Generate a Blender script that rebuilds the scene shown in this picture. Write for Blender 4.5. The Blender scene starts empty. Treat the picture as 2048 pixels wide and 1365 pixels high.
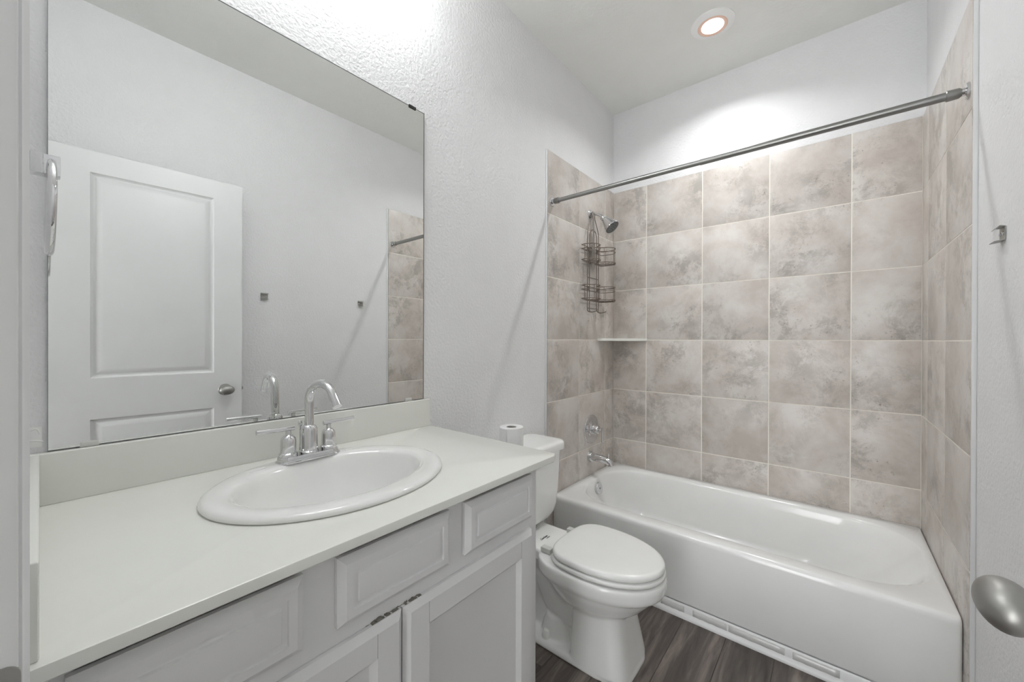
import bpy, bmesh, math, random
from mathutils import Vector, Matrix, noise
PI = math.pi
random.seed(7)
S = bpy.context.scene
COL = S.collection

# ---------------------------------------------------------------- camera, world, exposure
YAW, PITCH, ROLL, F_PX = 0.69, -0.0028, 0.003, 779.66
cd = bpy.data.cameras.new('camera'); cam = bpy.data.objects.new('camera', cd); COL.objects.link(cam)
cd.sensor_width = 36.0; cd.lens = F_PX * 36.0 / 2048.0; cd.clip_start = 0.02
_R = Vector((math.cos(YAW), math.sin(YAW), 0))
_F = Vector((-math.sin(YAW) * math.cos(PITCH), math.cos(YAW) * math.cos(PITCH), math.sin(PITCH)))
_U = Vector((math.sin(YAW) * math.sin(PITCH), -math.cos(YAW) * math.sin(PITCH), math.cos(PITCH)))
_R2 = _R * math.cos(ROLL) + _U * math.sin(ROLL); _U2 = _U * math.cos(ROLL) - _R * math.sin(ROLL)
_m = Matrix((_R2, _U2, -_F)).transposed().to_4x4(); _m.translation = Vector((1.1985, 0.0, 1.212))
cam.matrix_world = _m
S.camera = cam
wd = bpy.data.worlds.new('world'); S.world = wd; wd.use_nodes = True
wd.node_tree.nodes['Background'].inputs[0].default_value = (.985, .995, 1.0, 1)
wd.node_tree.nodes['Background'].inputs[1].default_value = 6.3
S.view_settings.view_transform = 'Standard'; S.view_settings.look = 'None'
S.view_settings.gamma = 1.0; S.view_settings.use_curve_mapping = False
S.view_settings.exposure = 0.12
S.cycles.diffuse_bounces = 8; S.cycles.max_bounces = 16
CAN_POWER = 5.5       # watts of the recessed ceiling light
BULB_POWER = 46.0      # emission of the vanity globes

# ---------------------------------------------------------------- materials
def newmat(name):
    m = bpy.data.materials.new(name); m.use_nodes = True
    return m, m.node_tree, m.node_tree.nodes['Principled BSDF']
def nd(nt, t, **kw):
    n = nt.nodes.new(t)
    for k, v in kw.items():
        if k in n.inputs: n.inputs[k].default_value = v
        else: setattr(n, k, v)
    return n
def plain(name, col, rough=.5, metal=0., bump=None, coat=0.):
    m, nt, b = newmat(name)
    b.inputs['Base Color'].default_value = (*col, 1); b.inputs['Roughness'].default_value = rough
    b.inputs['Metallic'].default_value = metal; b.inputs['Coat Weight'].default_value = coat
    tc = nd(nt, 'ShaderNodeNewGeometry')
    # very light tonal unevenness so that the surface is not a dead flat colour
    nz = nd(nt, 'ShaderNodeTexNoise', Scale=9.0, Detail=3.0); nt.links.new(tc.outputs['Position'], nz.inputs['Vector'])
    mx = nd(nt, 'ShaderNodeMix', data_type='RGBA'); mx.inputs[6].default_value = (*[c * .97 for c in col], 1); mx.inputs[7].default_value = (*[min(1, c * 1.03) for c in col], 1)
    nt.links.new(nz.outputs['Fac'], mx.inputs[0]); nt.links.new(mx.outputs[2], b.inputs['Base Color'])
    if bump:
        sc, st, dist = bump
        n2 = nd(nt, 'ShaderNodeTexNoise', Scale=sc, Detail=2.0, Roughness=.55); nt.links.new(tc.outputs['Position'], n2.inputs['Vector'])
        bp = nd(nt, 'ShaderNodeBump', Strength=st, Distance=dist)
        nt.links.new(n2.outputs['Fac'], bp.inputs['Height']); nt.links.new(bp.outputs['Normal'], b.inputs['Normal'])
    return m
M = {}
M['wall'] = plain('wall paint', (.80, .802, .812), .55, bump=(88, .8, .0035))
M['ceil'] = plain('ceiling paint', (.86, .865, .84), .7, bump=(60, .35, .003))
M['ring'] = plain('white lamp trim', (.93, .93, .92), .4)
M['hall'] = plain('dimming hall paint', (.50, .49, .47), .6, bump=(88, .8, .0035))  # toned down so the added hall walls pass on less light
M['trim'] = plain('trim paint', (.76, .765, .77), .35, bump=(14, .08, .002))
M['door'] = plain('door paint', (.73, .735, .74), .35, bump=(30, .06, .001))
M['cab'] = plain('grey cabinet paint', (.75, .75, .755), .42, bump=(40, .06, .001))
M['counter'] = plain('cultured marble', (.77, .775, .735), .22)
M['ceramic'] = plain('white ceramic', (.83, .83, .82), .12, coat=.4)
M['bowlin'] = plain('white ceramic toilet', (.88, .885, .875), .13, coat=.4)
M['tub'] = plain('white tub enamel', (.87, .875, .87), .16, coat=.3)
M['lid'] = plain('white seat plastic', (.86, .865, .85), .22)
M['chrome'] = plain('chrome', (.70, .70, .71), .06, 1.)
M['nickel'] = plain('satin nickel', (.40, .395, .38), .47, 1.)
M['rod'] = plain('brushed steel rod', (.31, .31, .30), .36, 1.)
M['wire'] = plain('bronze wire', (.22, .18, .155), .42, .75)
M['strap'] = plain('cloudy grey plastic strap', (.36, .34, .31), .45)
M['dark'] = plain('dark gap', (.03, .03, .028), .6)
M['rubber'] = plain('dark grey nozzle rubber', (.16, .17, .17), .5)
M['paper'] = plain('tissue paper', (.86, .86, .86), .9, bump=(160, .3, .001))
M['board'] = plain('cardboard core', (.42, .40, .38), .9)
M['caulk'] = plain('white caulk', (.86, .86, .85), .5)
M['grout'] = plain('grout', (.90, .86, .80), .85, bump=(300, .2, .001))
M['chip'] = plain('bare wood under chipped paint', (.20, .19, .165), .8)
M['plastic'] = plain('cloudy clear plastic', (.62, .62, .60), .3)
M['peach'] = plain('painted warm rim glow', (.90, .62, .50), .5)  # warm reflection on the inner trim, painted into the rim colour
M['tape'] = plain('clear tape', (.63, .63, .62), .12)

m, nt, b = newmat('mirror silver'); b.inputs['Base Color'].default_value = (.86, .87, .86, 1)
b.inputs['Metallic'].default_value = 1; b.inputs['Roughness'].default_value = .008; M['mirror'] = m
m, nt, b = newmat('mirror edge'); b.inputs['Base Color'].default_value = (.12, .13, .13, 1); b.inputs['Roughness'].default_value = .3; M['mirror_edge'] = m

def emit(name, col, s):
    m, nt, b = newmat(name); b.inputs['Base Color'].default_value = (.9, .9, .9, 1)
    b.inputs['Emission Color'].default_value = (*col, 1); b.inputs['Emission Strength'].default_value = s
    return m
M['lens'] = emit('lit lens', (1, 1, .98), 5.0)
M['bulb'] = emit('lit globe', (.985, 1, 1), BULB_POWER)

def tile_mat():
    m, nt, b = newmat('stone look tile'); L = nt.links.new
    g = nd(nt, 'ShaderNodeNewGeometry')
    rv = nd(nt, 'ShaderNodeVectorMath', operation='SCALE')
    cv = nd(nt, 'ShaderNodeCombineXYZ'); cv.inputs[0].default_value = 37.; cv.inputs[1].default_value = -53.; cv.inputs[2].default_value = 71.
    L(cv.outputs[0], rv.inputs[0]); L(g.outputs['Random Per Island'], rv.inputs['Scale'])
    ad = nd(nt, 'ShaderNodeVectorMath', operation='ADD'); L(g.outputs['Position'], ad.inputs[0]); L(rv.outputs[0], ad.inputs[1])
    n1 = nd(nt, 'ShaderNodeTexNoise', Scale=4.6, Detail=8., Roughness=.66, Distortion=.25); L(ad.outputs[0], n1.inputs['Vector'])
    c1 = nd(nt, 'ShaderNodeValToRGB'); L(n1.outputs['Fac'], c1.inputs[0])
    e = c1.color_ramp.elements; e[0].position = .36; e[0].color = (.57, .515, .47, 1); e[1].position = .62; e[1].color = (.72, .69, .655, 1)
    x = e.new(.48); x.color = (.655, .605, .565, 1)
    # veined darker clouds
    n2 = nd(nt, 'ShaderNodeTexNoise', Scale=7.5, Detail=14., Roughness=.80, Distortion=.3); L(ad.outputs[0], n2.inputs['Vector'])
    c2 = nd(nt, 'ShaderNodeValToRGB'); L(n2.outputs['Fac'], c2.inputs[0])
    e = c2.color_ramp.elements; e[0].position = .475; e[0].color = (0, 0, 0, 1); e[1].position = .575; e[1].color = (1, 1, 1, 1)
    n3 = nd(nt, 'ShaderNodeTexNoise', Scale=3.4, Detail=3.); L(ad.outputs[0], n3.inputs['Vector'])
    c3 = nd(nt, 'ShaderNodeValToRGB'); L(n3.outputs['Fac'], c3.inputs[0])
    e = c3.color_ramp.elements; e[0].position = .40; e[0].color = (.08, .08, .08, 1); e[1].position = .60; e[1].color = (.9, .9, .9, 1)
    mu = nd(nt, 'ShaderNodeMath', operation='MULTIPLY'); L(c2.outputs[0], mu.inputs[0]); L(c3.outputs[0], mu.inputs[1])
    mx = nd(nt, 'ShaderNodeMix', data_type='RGBA'); L(mu.outputs[0], mx.inputs[0]); L(c1.outputs[0], mx.inputs[6]); mx.inputs[7].default_value = (.41, .38, .345, 1)
    # small pits
    n4 = nd(nt, 'ShaderNodeTexNoise', Scale=55., Detail=3., Roughness=.7); L(ad.outputs[0], n4.inputs['Vector'])
    c4 = nd(nt, 'ShaderNodeValToRGB'); L(n4.outputs['Fac'], c4.inputs[0])
    e = c4.color_ramp.elements; e[0].position = .63; e[0].color = (0, 0, 0, 1); e[1].position = .72; e[1].color = (1, 1, 1, 1)
    m2 = nd(nt, 'ShaderNodeMath', operation='MULTIPLY'); L(c4.outputs[0], m2.inputs[0]); L(c3.outputs[0], m2.inputs[1])
    mz = nd(nt, 'ShaderNodeMix', data_type='RGBA'); L(m2.outputs[0], mz.inputs[0]); L(mx.outputs[2], mz.inputs[6]); mz.inputs[7].default_value = (.28, .25, .215, 1)
    # tile to tile tone
    hs = nd(nt, 'ShaderNodeHueSaturation'); mr = nd(nt, 'ShaderNodeMapRange'); mr.inputs[3].default_value = .89; mr.inputs[4].default_value = .98
    L(g.outputs['Random Per Island'], mr.inputs[0]); L(mr.outputs[0], hs.inputs['Value']); L(mz.outputs[2], hs.inputs['Color'])
    L(hs.outputs[0], b.inputs['Base Color']); b.inputs['Roughness'].default_value = .34
    bp = nd(nt, 'ShaderNodeBump', Strength=.06, Distance=.002); L(n2.outputs['Fac'], bp.inputs['Height']); L(bp.outputs[0], b.inputs['Normal'])
    return m
M['tile'] = tile_mat()
def plank_mat():
    m, nt, b = newmat('wood look vinyl plank'); L = nt.links.new
    g = nd(nt, 'ShaderNodeNewGeometry')
    mp = nd(nt, 'ShaderNodeVectorMath', operation='MULTIPLY'); L(g.outputs['Position'], mp.inputs[0]); mp.inputs[1].default_value = (26, 2.2, 1)
    cv = nd(nt, 'ShaderNodeCombineXYZ'); cv.inputs[0].default_value = 91.; cv.inputs[1].default_value = 47.; cv.inputs[2].default_value = 13
    rv = nd(nt, 'ShaderNodeVectorMath', operation='SCALE'); L(cv.outputs[0], rv.inputs[0]); L(g.outputs['Random Per Island'], rv.inputs['Scale'])
    ad = nd(nt, 'ShaderNodeVectorMath', operation='ADD'); L(mp.outputs[0], ad.inputs[0]); L(rv.outputs[0], ad.inputs[1])
    n1 = nd(nt, 'ShaderNodeTexNoise', Scale=1.2, Detail=7., Roughness=.65, Distortion=.6); L(ad.outputs[0], n1.inputs['Vector'])
    n2 = nd(nt, 'ShaderNodeTexNoise', Scale=.28, Detail=3.); L(ad.outputs[0], n2.inputs['Vector'])
    sm = nd(nt, 'ShaderNodeMath', operation='ADD'); L(n1.outputs['Fac'], sm.inputs[0]); L(n2.outputs['Fac'], sm.inputs[1])
    hv = nd(nt, 'ShaderNodeMath', operation='MULTIPLY'); hv.inputs[1].default_value = .5; L(sm.outputs[0], hv.inputs[0])
    c1 = nd(nt, 'ShaderNodeValToRGB'); L(hv.outputs[0], c1.inputs[0])
    e = c1.color_ramp.elements; e[0].position = .36; e[0].color = (.045, .036, .031, 1); e[1].position = .64; e[1].color = (.30, .255, .225, 1)
    x = e.new(.50); x.color = (.12, .099, .087, 1)
    hs = nd(nt, 'ShaderNodeHueSaturation'); mr = nd(nt, 'ShaderNodeMapRange'); mr.inputs[3].default_value = .8; mr.inputs[4].default_value = 1.25
    L(g.outputs['Random Per Island'], mr.inputs[0]); L(mr.outputs[0], hs.inputs['Value']); L(c1.outputs[0], hs.inputs['Color'])
    L(hs.outputs[0], b.inputs['Base Color']); b.inputs['Roughness'].default_value = .42
    bp = nd(nt, 'ShaderNodeBump', Strength=.12, Distance=.001); L(n1.outputs['Fac'], bp.inputs['Height']); L(bp.outputs[0], b.inputs['Normal'])
    return m
M['plank'] = plank_mat()

# ---------------------------------------------------------------- mesh helpers
V = Vector
def box(bm, x0, x1, y0, y1, z0, z1, bev=0., seg=2, mi=0):
    t = bmesh.new(); bmesh.ops.create_cube(t, size=1)
    for v in t.verts:
        v.co = V((x0 if v.co.x < 0 else x1, y0 if v.co.y < 0 else y1, z0 if v.co.z < 0 else z1))
    if bev: bmesh.ops.bevel(t, geom=t.edges[:], offset=bev, segments=seg, profile=.6, affect='EDGES')
    add(bm, t, mi)
def add(bm, t, mi=0, mat=None):
    if mat is not None: t.transform(mat)
    mp = {v: bm.verts.new(v.co) for v in t.verts}
    for f in t.faces:
        try: nf = bm.faces.new([mp[v] for v in f.verts]); nf.material_index = mi or f.material_index
        except ValueError: pass
    t.free()
def loft(bm, loops, cap0=True, cap1=True, mi=0):
    R = [[bm.verts.new(p) for p in lp] for lp in loops]; n = len(R[0])
    for a, c in zip(R, R[1:]):
        for i in range(n):
            bm.faces.new((a[i], a[(i + 1) % n], c[(i + 1) % n], c[i])).material_index = mi
    if cap0: bm.faces.new(R[0][::-1]).material_index = mi
    if cap1: bm.faces.new(R[-1]).material_index = mi
def tube(bm, pts, r, n=12, cap=True, mi=0, closed=False):
    pts = [V(p) for p in pts]; k = len(pts)
    rs = r if isinstance(r, (list, tuple)) else [r] * k
    loops = []; up = None
    for i, p in enumerate(pts):
        if closed: d = (pts[(i + 1) % k] - pts[i - 1]).normalized()
        else: d = ((pts[min(i + 1, k - 1)] - p).normalized() + (p - pts[max(i - 1, 0)]).normalized()).normalized()
        if up is None:
            up = V((0, 0, 1)) if abs(d.z) < .9 else V((1, 0, 0))
        up = (up - d * up.dot(d)).normalized(); s = d.cross(up)
        loops.append([p + (up * math.cos(a) + s * math.sin(a)) * rs[i] for a in [2 * PI * j / n for j in range(n)]])
    if closed: loft(bm, loops + [loops[0]], False, False, mi); bmesh.ops.remove_doubles(bm, verts=bm.verts[:], dist=1e-6)
    else: loft(bm, loops, cap, cap, mi)
def lathe(bm, prof, o, axis=(0, 0, 1), n=32, cap0=True, cap1=True, mi=0):
    o = V(o); ax = V(axis).normalized(); u = V((1, 0, 0)) if abs(ax.x) < .9 else V((0, 1, 0))
    u = (u - ax * u.dot(ax)).normalized(); w = ax.cross(u)
    loft(bm, [[o + ax * h + (u * math.cos(a) + w * math.sin(a)) * max(r, 1e-5) for a in [2 * PI * j / n for j in range(n)]] for r, h in prof], cap0, cap1, mi)
def arc(c, r, a0, a1, n, f):
    return [f(c, r, a0 + (a1 - a0) * i / n) for i in range(n + 1)]
def rr(x0, x1, y0, y1, rx, ry, z, k=8):
    """rounded rectangle loop, constant point count"""
    out = []
    for cx, cy, a in ((x1 - rx, y1 - ry, 0), (x0 + rx, y1 - ry, 90), (x0 + rx, y0 + ry, 180), (x1 - rx, y0 + ry, 270)):
        for i in range(k + 1):
            t = math.radians(a + 90. * i / k); out.append(V((cx + rx * math.cos(t), cy + ry * math.sin(t), z)))
    return out
def ell(cx, cy, ax, ay, z, n=64):
    return [V((cx + ax * math.cos(2 * PI * i / n), cy + ay * math.sin(2 * PI * i / n), z)) for i in range(n)]
def smooth_path(pts, sub=6):
    pts = [V(p) for p in pts]; out = []
    for i in range(len(pts) - 1):
        p0, p1, p2, p3 = pts[max(i - 1, 0)], pts[i], pts[i + 1], pts[min(i + 2, len(pts) - 1)]
        for j in range(sub):
            t = j / sub
            out.append(.5 * ((2 * p1) + (p2 - p0) * t + (2 * p0 - 5 * p1 + 4 * p2 - p3) * t * t + (3 * p1 - p0 - 3 * p2 + p3) * t ** 3))
    out.append(pts[-1]); return out
def root_of(o):
    while o.parent: o = o.parent
    return o
def obj(name, bm, mat, parent=None, ang=35):
    bmesh.ops.recalc_face_normals(bm, faces=bm.faces[:])
    me = bpy.data.meshes.new(name)
    if parent is None:
        xs = [v.co for v in bm.verts]
        base = V(((min(c.x for c in xs) + max(c.x for c in xs)) / 2, (min(c.y for c in xs) + max(c.y for c in xs)) / 2, min(c.z for c in xs)))
    else: base = root_of(parent).location.copy()
    bmesh.ops.translate(bm, verts=bm.verts[:], vec=-base)
    for f in bm.faces: f.smooth = True
    bm.to_mesh(me); bm.free()
    me.set_sharp_from_angle(angle=math.radians(ang))
    for mm in (mat if isinstance(mat, (list, tuple)) else [mat]): me.materials.append(mm)
    o = bpy.data.objects.new(name, me); COL.objects.link(o)
    if parent is None: o.location = base
    else: o.parent = parent
    return o
def tag(o, label, cat, group=None, kind=None):
    if label: o['label'] = label
    if cat: o['category'] = cat
    if group: o['group'] = group
    if kind: o['kind'] = kind
    return o
def thing(name, label, cat, loc, group=None, kind=None):
    o = bpy.data.objects.new(name, None); COL.objects.link(o); o.location = loc; o.empty_display_size = .05
    return tag(o, label, cat, group, kind)
def nb(): return bmesh.new()

# ---------------------------------------------------------------- room dimensions (metres)
XR, YB, ZC = 1.520, 2.568, 2.792         # right wall, back wall, ceiling; left wall is x = 0
WF = -.017                               # room face of the wall with the doorway
TL, TR, TD = .009, 1.509, 2.559          # tile faces
TH = .12
def struct(name, bm, mat, label, cat, parent=None, ang=35): return tag(obj(name, bm, mat, parent, ang), label, cat, None, 'structure')

# floor of planks running away from the door
bm = nb(); px = [-.13, .04, .205, .37, .535, .70, .865, 1.03, 1.195, 1.36, 1.525, 1.69, 1.86]
for i in range(len(px) - 1):
    y = -2.4 - .37 * (i * 3 % 5) / 5
    while y < 2.7:
        y2 = y + 1.22; a, c = max(y, -2.2), min(y2, 2.69)
        if c > a + .01: box(bm, px[i] + .0005, px[i + 1] - .0005, a + .0005, c - .0005, -.02, 0, .0008, 1)
        y = y2
box(bm, -.13, 1.86, -2.2, 2.69, -.035, -.004, 0, 1, 1)
struct('floor', bm, [M['plank'], M['dark']], 'dark grey brown wood plank floor', 'floor')
bm = nb(); box(bm, -TH, 1.86, -2.2, YB + TH, ZC, ZC + .1)
struct('ceiling', bm, M['ceil'], 'plain off white ceiling', 'ceiling')
bm = nb(); box(bm, -TH, 0, WF - .115, YB + TH, -.02, ZC)
wall_left = struct('wall_left', bm, M['wall'], 'light grey textured wall behind the mirror and toilet', 'wall')
bm = nb(); box(bm, XR, XR + TH, WF - .115, YB + TH, -.02, ZC)
wall_right = struct('wall_right', bm, M['wall'], 'light grey textured wall on the door side', 'wall')
bm = nb(); box(bm, 0, XR, YB, YB + TH, -.02, ZC)
wall_back = struct('wall_back', bm, M['wall'], 'light grey wall above the long side of the bathtub', 'wall')
OX0, OX1, OZ = .645, 1.452, 2.10         # rough opening of the doorway
bm = nb()
box(bm, 0, OX0, WF - .115, WF, -.02, ZC); box(bm, OX1, XR, WF - .115, WF, -.02, ZC); box(bm, OX0, OX1, WF - .115, WF, OZ, ZC)
struct('wall_front', bm, M['wall'], 'light grey wall with the doorway beside the vanity', 'wall')

# unseen hallway outside the door, shaped to steer world light from its far end
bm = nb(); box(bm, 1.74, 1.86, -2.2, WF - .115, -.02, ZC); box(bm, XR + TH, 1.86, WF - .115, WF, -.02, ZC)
struct('wall_added_east', bm, M['hall'], 'unseen hallway wall, added to cut side light', 'wall')
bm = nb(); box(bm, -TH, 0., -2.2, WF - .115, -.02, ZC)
struct('wall_added_west', bm, M['hall'], 'unseen wall across the hallway, added to confine the light', 'wall')

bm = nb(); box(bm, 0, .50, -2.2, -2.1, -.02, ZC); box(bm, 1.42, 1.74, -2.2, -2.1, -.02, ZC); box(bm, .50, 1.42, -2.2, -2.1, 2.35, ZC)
struct('wall_added_south', bm, M['hall'], 'unseen hallway end wall, added to narrow the bright opening', 'wall')

# tile panels, part of each wall
SZ = .3415; rows = [2.2388 - k * SZ for k in range(7)] + [0.002]
def tiles(name, parent, plane, us, lo, hi, edge_rows, flip, ua=None):
    bm = nb(); G = .0022
    for i in range(len(us) - 1):
        for j in range(len(edge_rows) - 1):
            z1, z0 = edge_rows[j] - (0 if j == 0 else G), edge_rows[j + 1] + G
            a, c = us[i] + G, us[i + 1] - G
            if z1 - z0 < .01: continue
            if ua and j >= ua[0]:
                if a > ua[1]: continue
                c = min(c, ua[1])
            if plane == 'x': box(bm, lo, hi, a, c, z0, z1, .0012, 2)
            else: box(bm, a, c, lo, hi, z0, z1, .0012, 2)
    d = .0014
    zb = edge_rows[-1]
    if plane == 'x': box(bm, lo + (d if flip else 0), hi - (0 if flip else d), us[0] + G, us[-1], zb, edge_rows[0], 0, 1, 1)
    else: box(bm, us[0], us[-1], lo + d, hi, zb, edge_rows[0], 0, 1, 1)
    o = obj(name, bm, [M['tile'], M['grout']], parent, 40); o['label'] = 'beige stone look ceramic tiles with pale grout'
    return o
tiles('tile_panel', wall_left, 'x', [1.739, 2.0805, 2.422, TD], 0.0, TL, rows, False)
tiles('tile_panel', wall_right, 'x', [1.739, 2.0805, 2.422, TD], TR, XR, rows, True)
tiles('tile_panel', wall_back, 'y', [TL, .2396, .5811, .9226, 1.2641, TR], TD, YB, rows[:7] + [.12], False)

# white bead of caulk and painted edge where the tiles stop
bm = nb(); box(bm, 0, .0085, 1.7330, 1.7395, 0, 2.241, .002, 2); box(bm, XR - .0105, XR, 1.7330, 1.7395, 0, 2.241, .002, 2)
struct('trim_3', bm, M['trim'], 'painted edge strips where the tiles meet the walls', 'tile edge trim')

# door frame: jambs, head, casing on the room side
bm = nb(); JX = .660; CF = -.0058; JE = -.0117
box(bm, OX0, JX, WF - .12, JE, 0, 2.085, .0015, 2)
box(bm, 1.437, OX1, WF - .12, -.014, 0, 2.085, .0015, 2)
box(bm, OX0, OX1, WF - .12, -.014, 2.085, OZ, .0015, 2)
# casing with a stepped profile (left leg, head)
def casing(x_in, x_out, z1):
    prof = [(0, WF), (0, JE + .002), (.006, CF - .0025), (.010, CF), (.022, CF), (.026, CF - .0015), (.050, CF - .003), (.057, WF)]
    sg = -1 if x_out < x_in else 1
    loft(bm, [[V((x_in + sg * a, y, z)) for a, y in prof] for z in (0, z1)])
casing(.6545, .5975, 2.15)
box(bm, .5975, 1.512, WF, CF, 2.092, 2.15, .003, 2)
box(bm, 1.445, 1.512, WF, CF - .004, 0, 2.092, .003, 2)
trim = struct('trim_1', bm, M['trim'], 'white painted door frame beside the vanity', 'door frame')
bm = nb()
sp = rr(-.056, -.0102, .868, .934, .010, .010, 0, 6)
loft(bm, [[V((JX - .001, p.x, p.y)) for p in sp], [V((JX + .0016, p.x, p.y)) for p in sp]])
st = obj('strike_plate', bm, M['nickel'], trim); st['label'] = 'dark metal latch strike plate'
bm = nb()
sp = rr(-.046, -.028, .885, .918, .003, .003, 0, 3)
loft(bm, [[V((JX + .0012, p.x, p.y)) for p in sp], [V((JX + .0020, p.x, p.y)) for p in sp]])
obj('latch_hole', bm, M['dark'], st)

# baseboards
def baseboard(name, pts, label):
    bm = nb(); prof = [(0, 0), (.013, 0), (.013, .062), (.010, .070), (.006, .080), (0, .084)]
    (x0, y0), (x1, y1), (nx, ny) = pts
    loft(bm, [[V((x + nx * a, y + ny * a, z)) for a, z in prof] for x, y in ((x0, y0), (x1, y1))])
    return struct(name, bm, M['trim'], label, 'baseboard')
baseboard('baseboard_left', ((0, .885), (0, 1.732), (1, 0)), 'white baseboard behind the toilet')
baseboard('baseboard_right', ((XR, .02), (XR, 1.732), (-1, 0)), 'white baseboard under the towel bar brackets')
# strip of trim along the foot of the bathtub
bm = nb(); YT = 1.797
prof = [(0, 0), (-.018, 0), (-.0185, .008), (-.015, .016), (-.009, .020), (-.006, .022), (-.006, .050), (-.003, .055), (0, .056)]
loft(bm, [[V((x, YT + a, z)) for a, z in prof] for x in (.012, 1.507)])
bs = struct('baseboard_back', bm, M['trim'], 'white trim strip along the foot of the bathtub', 'baseboard')
for x0, x1 in ((.735, .865), (.872, 1.06), (1.085, 1.22), (.60, .70)):
    bm = nb(); n = 10
    lp = []
    for dz, dy in ((.0225, -.0064), (.049, -.0064)):
        lp.append([V((x0 + (x1 - x0) * i / n, YT + dy - .0004 - .0003 * math.sin(i * 1.7), dz + .001 * math.sin(i * 2.3 + x0 * 9))) for i in range(n + 1)])
    R = [[bm.verts.new(p) for p in l] for l in lp]
    for i in range(n): bm.faces.new((R[0][i], R[0][i + 1], R[1][i + 1], R[1][i]))
    t = obj('tape_patch', bm, M['tape'], bs); t['label'] = 'clear tape stuck on the white trim'
    md = t.modifiers.new('thickness', 'SOLIDIFY'); md.thickness = .0003

# ---------------------------------------------------------------- door, standing open along the right wall
hinge = V((1.432, -.004, 0)); ang = math.atan2(1.382 - 1.432, .724 + .004)    # swing of the leaf
dr = thing('door_1', 'white two panel door standing open along the right wall, seen in the mirror', 'door', hinge, kind='structure')
DW, DT, DZ0, DZ1 = .730, .035, .012, 2.068
Tm = Matrix.Translation(hinge) @ Matrix.Rotation(-math.atan2(1.382 - 1.432, .728), 4, 'Z')   # local: y along the leaf, -x towards the room
def dplace(bm): bm.transform(Tm); return bm
def panel_rects(bm, w, hs, t, face_x, sgn, prof):
    """door face with sunk/raised panels: face_x is the plane, sgn points outwards"""
    ys = [0, hs[0][0], hs[0][1], w]
    zs = sorted({DZ0, DZ1, *[z for h in hs for z in h[2:]]})
    for i in range(3):
        for j in range(len(zs) - 1):
            y0, y1, z0, z1 = ys[i], ys[i + 1], zs[j], zs[j + 1]
            if i == 1 and any(abs(z0 - h[2]) < 1e-6 for h in hs): continue
            bm.faces.new([bm.verts.new((face_x, y, z)) for y, z in ((y0, z0), (y1, z0), (y1, z1), (y0, z1))])
    for y0, y1, z0, z1 in hs:
        loops = []
        for ins, dep in prof:
            loops.append([V((face_x - sgn * dep, y, z)) for y, z in ((y0 + ins, z0 + ins), (y1 - ins, z0 + ins), (y1 - ins, z1 - ins), (y0 + ins, z1 - ins))])
        loft(bm, loops, False, True)
bm = nb(); prof = [(0, 0), (.004, .006), (.010, .0095), (.017, .0095), (.019, .0085), (.038, .0018), (.040, .0015)]
hs = [(.150, .604, 1.031, 1.971), (.150, .604, .20, .842)]
panel_rects(bm, DW, hs, DT, 0, -1, prof); panel_rects(bm, DW, hs, DT, DT, 1, prof)
for a in ((0, 0, 0, DT, DZ0, DZ1), (DW, DW, 0, DT, DZ0, DZ1)):
    bm.faces.new([bm.verts.new(p) for p in ((0, a[0], DZ0), (DT, a[0], DZ0), (DT, a[0], DZ1), (0, a[0], DZ1))])
for z in (DZ0, DZ1): bm.faces.new([bm.verts.new(p) for p in ((0, 0, z), (DT, 0, z), (DT, DW, z), (0, DW, z))])
bmesh.ops.remove_doubles(bm, verts=bm.verts[:], dist=1e-5)
obj('door_panel', dplace(bm), M['door'], dr, 20)
KZ, KY = .936, .652
for sgn, x0 in ((-1, 0.), (1, DT)):
    bm = nb()
    lathe(bm, [(.001, 0), (.031, 0), (.0315, .003), (.029, .006), (.016, .008), (.0135, .012), (.0125, .026), (.0145, .029)], (x0, KY, KZ), (sgn, 0, 0), 40)
    ro = obj('knob_rose', dplace(bm), M['nickel'], dr)
    bm = nb(); n = 18; prof = []                                       # egg shaped knob, longer than high
    for i in range(n + 1):
        t = PI * i / n; prof.append((math.sin(t), -math.cos(t)))
    L = []
    for r, h in prof:
        sec = []
        for j in range(40):
            a = 2 * PI * j / 40
            sec.append(V((x0 + sgn * (.049 + .0225 * h), KY + math.cos(a) * r * (.0345 + .004 * h), KZ + math.sin(a) * r * .0255)))
        L.append(sec)
    loft(bm, L)
    obj('door_knob', dplace(bm), M['nickel'], ro)
bm = nb(); box(bm, .005, .030, DW, DW + .0012, KZ - .028, KZ + .028, .0005, 1); box(bm, .011, .024, DW, DW + .009, KZ - .008, KZ + .008, .002, 2)
obj('door_latch', dplace(bm), M['nickel'], dr)
for z in (.25, 1.05, 1.85):
    bm = nb(); tube(bm, [(-.004, -.006, z - .045), (-.004, -.006, z + .045)], .0065, 12)
    obj('hinge', dplace(bm), M['nickel'], dr)

# ---------------------------------------------------------------- vanity cabinet
CX, CT, CY0, CY1 = .5945, .887, -.0155, .945     # counter front, counter top, counter ends
FX = .556                                        # face frame plane
cab = thing('vanity_cabinet', 'grey painted vanity cabinet under the white countertop', 'cabinet', (.28, .43, 0))
bm = nb(); e = .886; s = -.014; zt = CT - .021
box(bm, .004, FX - .019, s, s + .016, .0, zt); box(bm, .004, FX - .019, e - .016, e, 0, zt); box(bm, .004, FX - .019, s + .016, e - .016, .10, .116)
box(bm, .004, .012, s + .016, e - .016, .116, zt); box(bm, .46, .475, s + .016, e - .016, 0, .10)
obj('carcass', bm, M['cab'], cab)
bm = nb()
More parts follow.
